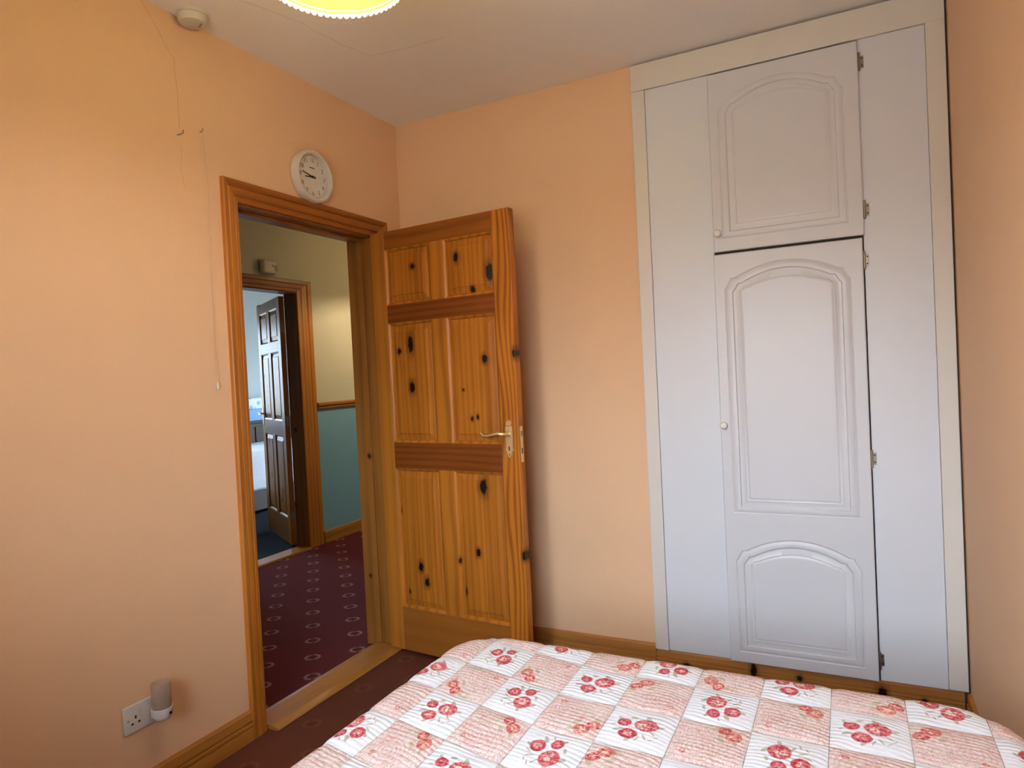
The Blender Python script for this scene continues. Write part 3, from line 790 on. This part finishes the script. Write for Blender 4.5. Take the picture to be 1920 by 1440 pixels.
obj('housing', lathe([(0, .262), (.012, .263), (.023, .268), (.030, .280), (.031, .291), (.032, .303), (.029, .304), (.028, .298), (0, .298)], 32, 'Z', (FX, FY, 0)), M['white_plastic'], fr_, smooth=True)
obj('plug_block', B(.0107, FX-.01, FY-.020, FY+.020, .268, .300, .004), M['white_plastic'], fr_)
def clearp():
    t = NT('clear_tinted_plastic'); tr = t.new('ShaderNodeBsdfTransparent'); tr.inputs[0].default_value = (.90, .80, .68, 1)
    df = t.new('ShaderNodeBsdfPrincipled'); df.inputs['Base Color'].default_value = (.60, .50, .40, 1); df.inputs['Roughness'].default_value = .15
    mx = t.new('ShaderNodeMixShader'); mx.inputs[0].default_value = .35
    t.L(tr.outputs[0], mx.inputs[1]); t.L(df.outputs[0], mx.inputs[2]); t.L(mx.outputs[0], t.out.inputs[0]); return t.m
M['clear'] = clearp()
obj('clear_cover', lathe([(.0275, .299), (.029, .330), (.030, .375), (.027, .381), (.0255, .376), (.0245, .330), (.0235, .299)], 32, 'Z', (FX, FY, 0)), M['clear'], fr_, smooth=True)
obj('refill', lathe([(0, .299), (.018, .299), (.019, .335), (.012, .350), (.006, .356), (.006, .366), (0, .366)], 24, 'Z', (FX, FY, 0)), M['clear'], fr_, smooth=True)
obj('sensor_dot', lathe([(0, .0335), (.0042, .0330), (.0050, .0305), (0, .0305)], 14, 'X', (FX, FY+.006, .287)), M['black'], fr_)

# ------------------------------------------------------------------ hall chime box
cb = empty('door_chime', (HX, .815, 2.115)); tag(cb, 'small cream door chime box on the hall wall above the far doorway', 'door chime')
obj('box', B(HX+.0002, HX+.05, .740, .876, 2.108, 2.212, .018, 4), M['ivory_plastic'], cb, smooth=True)
obj('grille_mark', B(HX+.0498, HX+.052, .822, .842, 2.160, 2.180, .001, 1), M['greymark'], cb)
obj('grille_mark', B(HX+.0498, HX+.052, .846, .876, 2.132, 2.176, .001, 1), M['greymark'], cb)

# ------------------------------------------------------------------ far bedroom
fb = empty('bed', (-3.65, 2.3, 0)); tag(fb, 'bed with white duvet seen through the far doorway', 'bed')
obj('bed_base', B(-4.2, -3.32, 1.3, 3.25, .03, .34, .01), M['darkwood'], fb)
obj('mattress', B(-4.2, -3.31, 1.3, 3.25, .3405, .52, .03, 3), M['fabric'], fb)
dv = B(-4.22, -3.28, 1.28, 3.26, .23, .63, .05, 4)
bmesh.ops.subdivide_edges(dv, edges=dv.edges[:], cuts=3, use_grid_fill=True)
for v in dv.verts:
    n = mnoise.noise(v.co*6)*.018; v.co.z += n if v.co.z > .3 else n*.5; v.co.x += mnoise.noise(v.co*9+Vector((3, 1, 7)))*.012
obj('duvet', dv, M['duvet'], fb, smooth=True)
ch = empty('chest_of_drawers', (-4.42, 2.75, 0)); tag(ch, 'dark chest standing behind the far bed against the wall', 'chest')
obj('body', B(-4.595, -4.27, 2.0, 3.7, .06, .84, .006), M['darkwood'], ch)
obj('top', B(-4.598, -4.25, 1.98, 3.72, .8402, .865, .006), M['darkwood'], ch)
for y0 in (2.02, 2.86):
    for z0 in (.10, .34, .58):
        d_ = obj('drawer', B(-4.2695, -4.255, y0, y0+.80, z0, z0+.22, .004), M['darkwood'], ch)
        obj('knob', lathe([(0, .02), (.012, .018), (.014, .010), (.006, 0), (0, 0)], 12, 'X', (-4.255, y0+.4, z0+.11)), M['brass'], d_)
bx = empty('storage_box', (-4.42, 3.0, .866)); tag(bx, 'blue and white patterned box on the dark chest in the far bedroom', 'box')
obj('body', B(-4.56, -4.30, 2.55, 3.35, .866, 1.01, .01), M['bluecloth'], bx)
def patt():
    t = NT('blue_white_print'); c = t.coord()
    v = t.new('ShaderNodeTexVoronoi'); t.L(c, v.inputs[0]); v.inputs['Scale'].default_value = 14
    return t.fin(t.mix(t.mr(v.outputs[0], .25, .45), (.22, .36, .60), (.55, .62, .72)), .8, .2)
obj('lid', B(-4.57, -4.29, 2.54, 3.36, 1.0105, 1.14, .012), patt(), bx)

# ------------------------------------------------------------------ bed and patchwork quilt
bed = empty('bed', (1.66, -2.15, 0)); tag(bed, 'divan bed beneath the rose patchwork quilt', 'bed')
obj('divan_base', B(1.045, 2.275, -3.08, -1.18, .06, .30, .015), M['base'], bed)
obj('mattress', B(1.048, 2.272, -3.08, -1.185, .3005, .520, .04, 3), M['fabric'], bed)
for a in (1.12, 2.22):
    for b in (-3.0, -1.3):
        obj('foot', lathe([(0, 0), (.02, 0), (.025, .059), (0, .059)], 14, 'Z', (a, b, 0)), M['black'], bed)

TOPZ = .557
RX0, RX1, RY0, RY1, CRN, BR = 1.040, 2.262, -3.10, -1.196, .10, .050
def sdf_dir(s, t):
    """distance outside the flat top's rounded outline, and the outward direction"""
    cx, cy = (RX0+RX1)/2, (RY0+RY1)/2
    hx, hy = (RX1-RX0)/2-CRN, (RY1-RY0)/2-CRN
    dx, dy = s-cx, t-cy
    qx, qy = abs(dx)-hx, abs(dy)-hy
    if qx <= 0 and qy <= 0: return 0.0, Vector((0, 0))
    ax, ay = max(qx, 0), max(qy, 0); L = math.hypot(ax, ay)
    return max(0.0, L-CRN), Vector((math.copysign(ax, dx), math.copysign(ay, dy)))/max(L, 1e-9)
def quilt_pt(s, t, lift=0.0):
    d, n = sdf_dir(s, t)
    wave = .0035*mnoise.noise(Vector((s*5, t*5, 1.3)))+.0018*mnoise.noise(Vector((s*16, t*16, 4.1)))
    if d <= 0: return Vector((s, t, TOPZ+wave+lift))
    base = Vector((s, t, 0)) - Vector((n.x, n.y, 0))*d
    if d < BR*PI/2:
        a = d/BR; h = (BR+lift)*math.sin(a); z = TOPZ-BR+(BR+lift)*math.cos(a)
    else:
        ex = d-BR*PI/2
        fl = .012*math.sin((s*n.y-t*n.x)*21)*min(1, ex/.15) if True else 0
        h = BR+lift+fl; z = TOPZ-BR-ex
    return base+Vector((n.x*h, n.y*h, z+wave*max(0, 1-d/.08)))
def skew(x, y):           # the patchwork sits slightly askew near its edge
    return y + .22*max(0.0, 1.45-x)
GX0, GP, GY0, GQ = 1.2487, .1411, -1.281, .1500

def quilt_cloth(kind):
    t = NT('quilt_'+kind); uvn = t.new('ShaderNodeUVMap'); uvn.uv_map = 'UVMap'; uv = uvn.outputs[0]
    rnd = t.new('ShaderNodeObjectInfo').outputs['Random']
    wv = t.math('MULTIPLY', rnd, 37.0)
    jit = t.noise(uv, 9, 2, .5, w=wv)
    jv = t.vm('ADD', uv, t.vm('MULTIPLY', t.comb(t.math('SUBTRACT', jit, .5), t.math('SUBTRACT', t.noise(uv, 11, 2, .5, w=t.math('ADD', wv, 5.0)), .5), 0.0), (.05, .05, 0)))
    weave = t.noise(uv, 130, 2, .5)
    def blob(cx, cy, rx, ry, ang=0.0, soft=.12):
        d = t.vm('SUBTRACT', jv, (cx, cy, 0))
        if ang:
            mp = t.new('ShaderNodeVectorRotate', rotation_type='Z_AXIS'); t.L(d, mp.inputs['Vector']); mp.inputs['Angle'].default_value = -ang; d = mp.outputs[0]
        return t.vm('LENGTH', t.vm('MULTIPLY', d, (1/rx, 1/ry, 0)))
    def leaf(col, cx, cy, l, w, ang, c=(.36, .37, .28), a=.8):
        d = blob(cx, cy, l, w, ang); return t.mix(t.math('MULTIPLY', t.mr(d, 1.0, .8, 0, 1, True), a), col, c)
    def rose(col, cx, cy, r, rim=(.42, .035, .06), mid=(.62, .16, .18), heart=(.78, .50, .48), pale=0.0, off=(.0, .0)):
        d = blob(cx, cy, r, r*.88); d2 = blob(cx+off[0]*r, cy+off[1]*r, r*.55, r*.5)
        pet = t.noise(jv, 24, 2, .6, w=t.math('ADD', wv, cx*9))
        c = t.mix(t.mr(pet, .42, .58, 0, 1, True), rim, mid)
        c = t.mix(t.math('MULTIPLY', t.mr(d2, 1.1, .5, 0, 1, True), t.mr(pet, .44, .56, .12, 1.0)), c, heart)
        return t.mix(t.mr(d, 1.0, .84, 0, 1, True), col, c)
    if kind == 'white':
        col = t.mix(weave, (.72, .76, .84), (.79, .82, .88))
        for l in ((.22, .40, .10, .035, .3), (.27, .58, .07, .02, -.6), (.36, .70, .08, .018, -1.0), (.45, .76, .07, .016, 1.2), (.78, .62, .09, .035, .5), (.80, .34, .07, .03, -.7), (.40, .24, .09, .04, -.9), (.58, .82, .06, .03, .9), (.62, .26, .06, .028, .3)):
            col = leaf(col, *l)
        for a_ in ((.20, .66), (.26, .74), (.86, .52)): col = leaf(col, a_[0], a_[1], .045, .012, .5, (.30, .20, .20), .7)
        col = rose(col, .40, .41, .19, (.45, .05, .075), (.70, .24, .26), (.84, .66, .62), off=(.15, .1))
        col = rose(col, .60, .68, .150)
        col = rose(col, .73, .42, .120, heart=(.70, .33, .34))
    else:
        n1 = t.noise(jv, 6, 4, .6, w=wv)
        col = t.mix(n1, (.72, .605, .595), (.77, .695, .685))
        vor = t.new('ShaderNodeTexVoronoi', feature='DISTANCE_TO_EDGE', voronoi_dimensions='4D'); t.L(jv, vor.inputs['Vector']); t.L(wv, vor.inputs['W']); vor.inputs['Scale'].default_value = 11
        lace = t.mr(vor.outputs[0], .05, .015, 0, 1, True)
        reg = t.mr(t.noise(jv, 3.2, 2, .5, w=t.math('ADD', wv, 3.3)), .42, .60, 0, 1, True)
        col = t.mix(t.math('MULTIPLY', lace, t.math('MULTIPLY', reg, .75)), col, (.62, .30, .29))
        scr = t.noise(t.mapping(jv, (9, 30, 1)), 1.0, 2, .6, w=t.math('ADD', wv, 9.0))
        line = t.mr(t.math('ABSOLUTE', t.math('SUBTRACT', scr, .5)), .030, .008, 0, 1)
        col = t.mix(t.math('MULTIPLY', line, .85), col, (.54, .27, .26))
        dr_ = t.vm('LENGTH', t.vm('SUBTRACT', jv, (.34, .62, 0)))
        ringp = t.math('ADD', t.math('MULTIPLY', t.math('SINE', t.math('MULTIPLY', dr_, 95.0)), .5), .5)
        ringp = t.math('MULTIPLY', t.math('POWER', ringp, 2.5), t.mr(dr_, .34, .26, 0, 1, True))
        col = t.mix(t.math('MULTIPLY', ringp, t.mr(n1, .40, .58, .1, .75)), col, (.58, .29, .28))
        grn = t.mr(t.noise(jv, 5.5, 2, .5, w=t.math('ADD', wv, 21.0)), .60, .68, 0, 1, True)
        col = t.mix(t.math('MULTIPLY', grn, .5), col, (.50, .46, .32))
        for l in ((.62, .36, .09, .04, .7), (.90, .46, .08, .04, -.8), (.58, .16, .07, .03, .2)): col = leaf(col, *l, c=(.42, .40, .24), a=.75)
        col = rose(col, .74, .20, .140, (.48, .10, .09), (.72, .33, .28), (.80, .58, .50))
        col = rose(col, .88, .34, .120, (.46, .06, .07), (.70, .27, .24), (.80, .55, .48))
        col = rose(col, .20, .80, .055, (.52, .16, .15), (.68, .34, .32), (.78, .60, .54))
    # channel quilting: close wavy stitch lines
    g = t.new('ShaderNodeNewGeometry').outputs['Position']; s = t.sep(g)
    wob = t.noise(g, 9, 1, .5)
    ph = t.math('MULTIPLY', t.math('ADD', t.math('ADD', s[1], t.math('MULTIPLY', s[0], .18)), t.math('MULTIPLY', wob, .03)), 2*PI/.0135)
    ridge = t.math('ABSOLUTE', t.math('SINE', t.math('MULTIPLY', ph, .5)))
    pk = t.noise(g, 55, 1, .6)
    t.bump(t.math('ADD', t.math('MULTIPLY', ridge, t.mr(t.noise(g, 14, 0, .5), .3, .7, .25, 1)), t.math('MULTIPLY', pk, 1.3)), .28, .005)
    return t.fin(col, .85, .15)
QM = {'white': quilt_cloth('white'), 'pink': quilt_cloth('pink')}
quilt = empty('quilt', (1.66, -2.15, TOPZ)); tag(quilt, 'pink and white rose patchwork quilt spread over the bed', 'quilt')
def patch_mesh(i, j, rot, nn=8):
    bm = bmesh.new(); uvl = bm.loops.layers.uv.new('UVMap'); g = []
    for b in range(nn+1):
        row = []
        for a in range(nn+1):
            u, v = a/nn, b/nn
            s = GX0+(i+.004+u*.992)*GP; t_ = GY0-(j+1-.004-v*.992)*GQ
            puff = .0035*(1-max(abs(2*u-1), abs(2*v-1))**6)
            row.append(bm.verts.new(quilt_pt(s, skew(s, t_), puff)))
        g.append(row)
    for b in range(nn):
        for a in range(nn):
            f = bm.faces.new((g[b][a], g[b][a+1], g[b+1][a+1], g[b+1][a])); f.smooth = True
            for l, (x, y) in zip(f.loops, ((a, b), (a+1, b), (a+1, b+1), (a, b+1))):
                u, v = x/nn-.5, y/nn-.5
                for _ in range(rot): u, v = -v, u
                l[uvl].uv = (u+.5, v+.5)
    return bm
rot_w = [0, 1, 3, 2, 0, 3, 1, 2]
for j in range(-3, 13):
    for i in range(-4, 9):
        s = GX0+(i+.5)*GP; t_ = skew(s, GY0-(j+.5)*GQ)
        d, n = sdf_dir(s, t_)
        if d > .40 or (n.x > .5 and d > .12) or (n.y < -.5 and d > .02): continue
        white = (i+j) % 2 != 0
        rot = rot_w[(i*3+j*5) % 8] if white else rot_w[(i*5+j*2+1) % 8] % 4
        o = obj('patch', patch_mesh(i, j, rot), QM['white' if white else 'pink'], quilt)
# backing under the patches
bmb = bmesh.new(); N1, N2 = 60, 72; gv = []
for b in range(N2+1):
    gv.append([bmb.verts.new(quilt_pt(RX0-.40+(RX1+.13-RX0+.40)*a/N1, RY0+.02+(RY1+.40-RY0-.02)*b/N2, -.0045)) for a in range(N1+1)])
for b in range(N2):
    for a in range(N1):
        f = bmb.faces.new((gv[b][a], gv[b][a+1], gv[b+1][a+1], gv[b+1][a])); f.smooth = True
obj('backing', bmb, plain('quilt_backing', (.72, .66, .62), .9, .1), quilt)
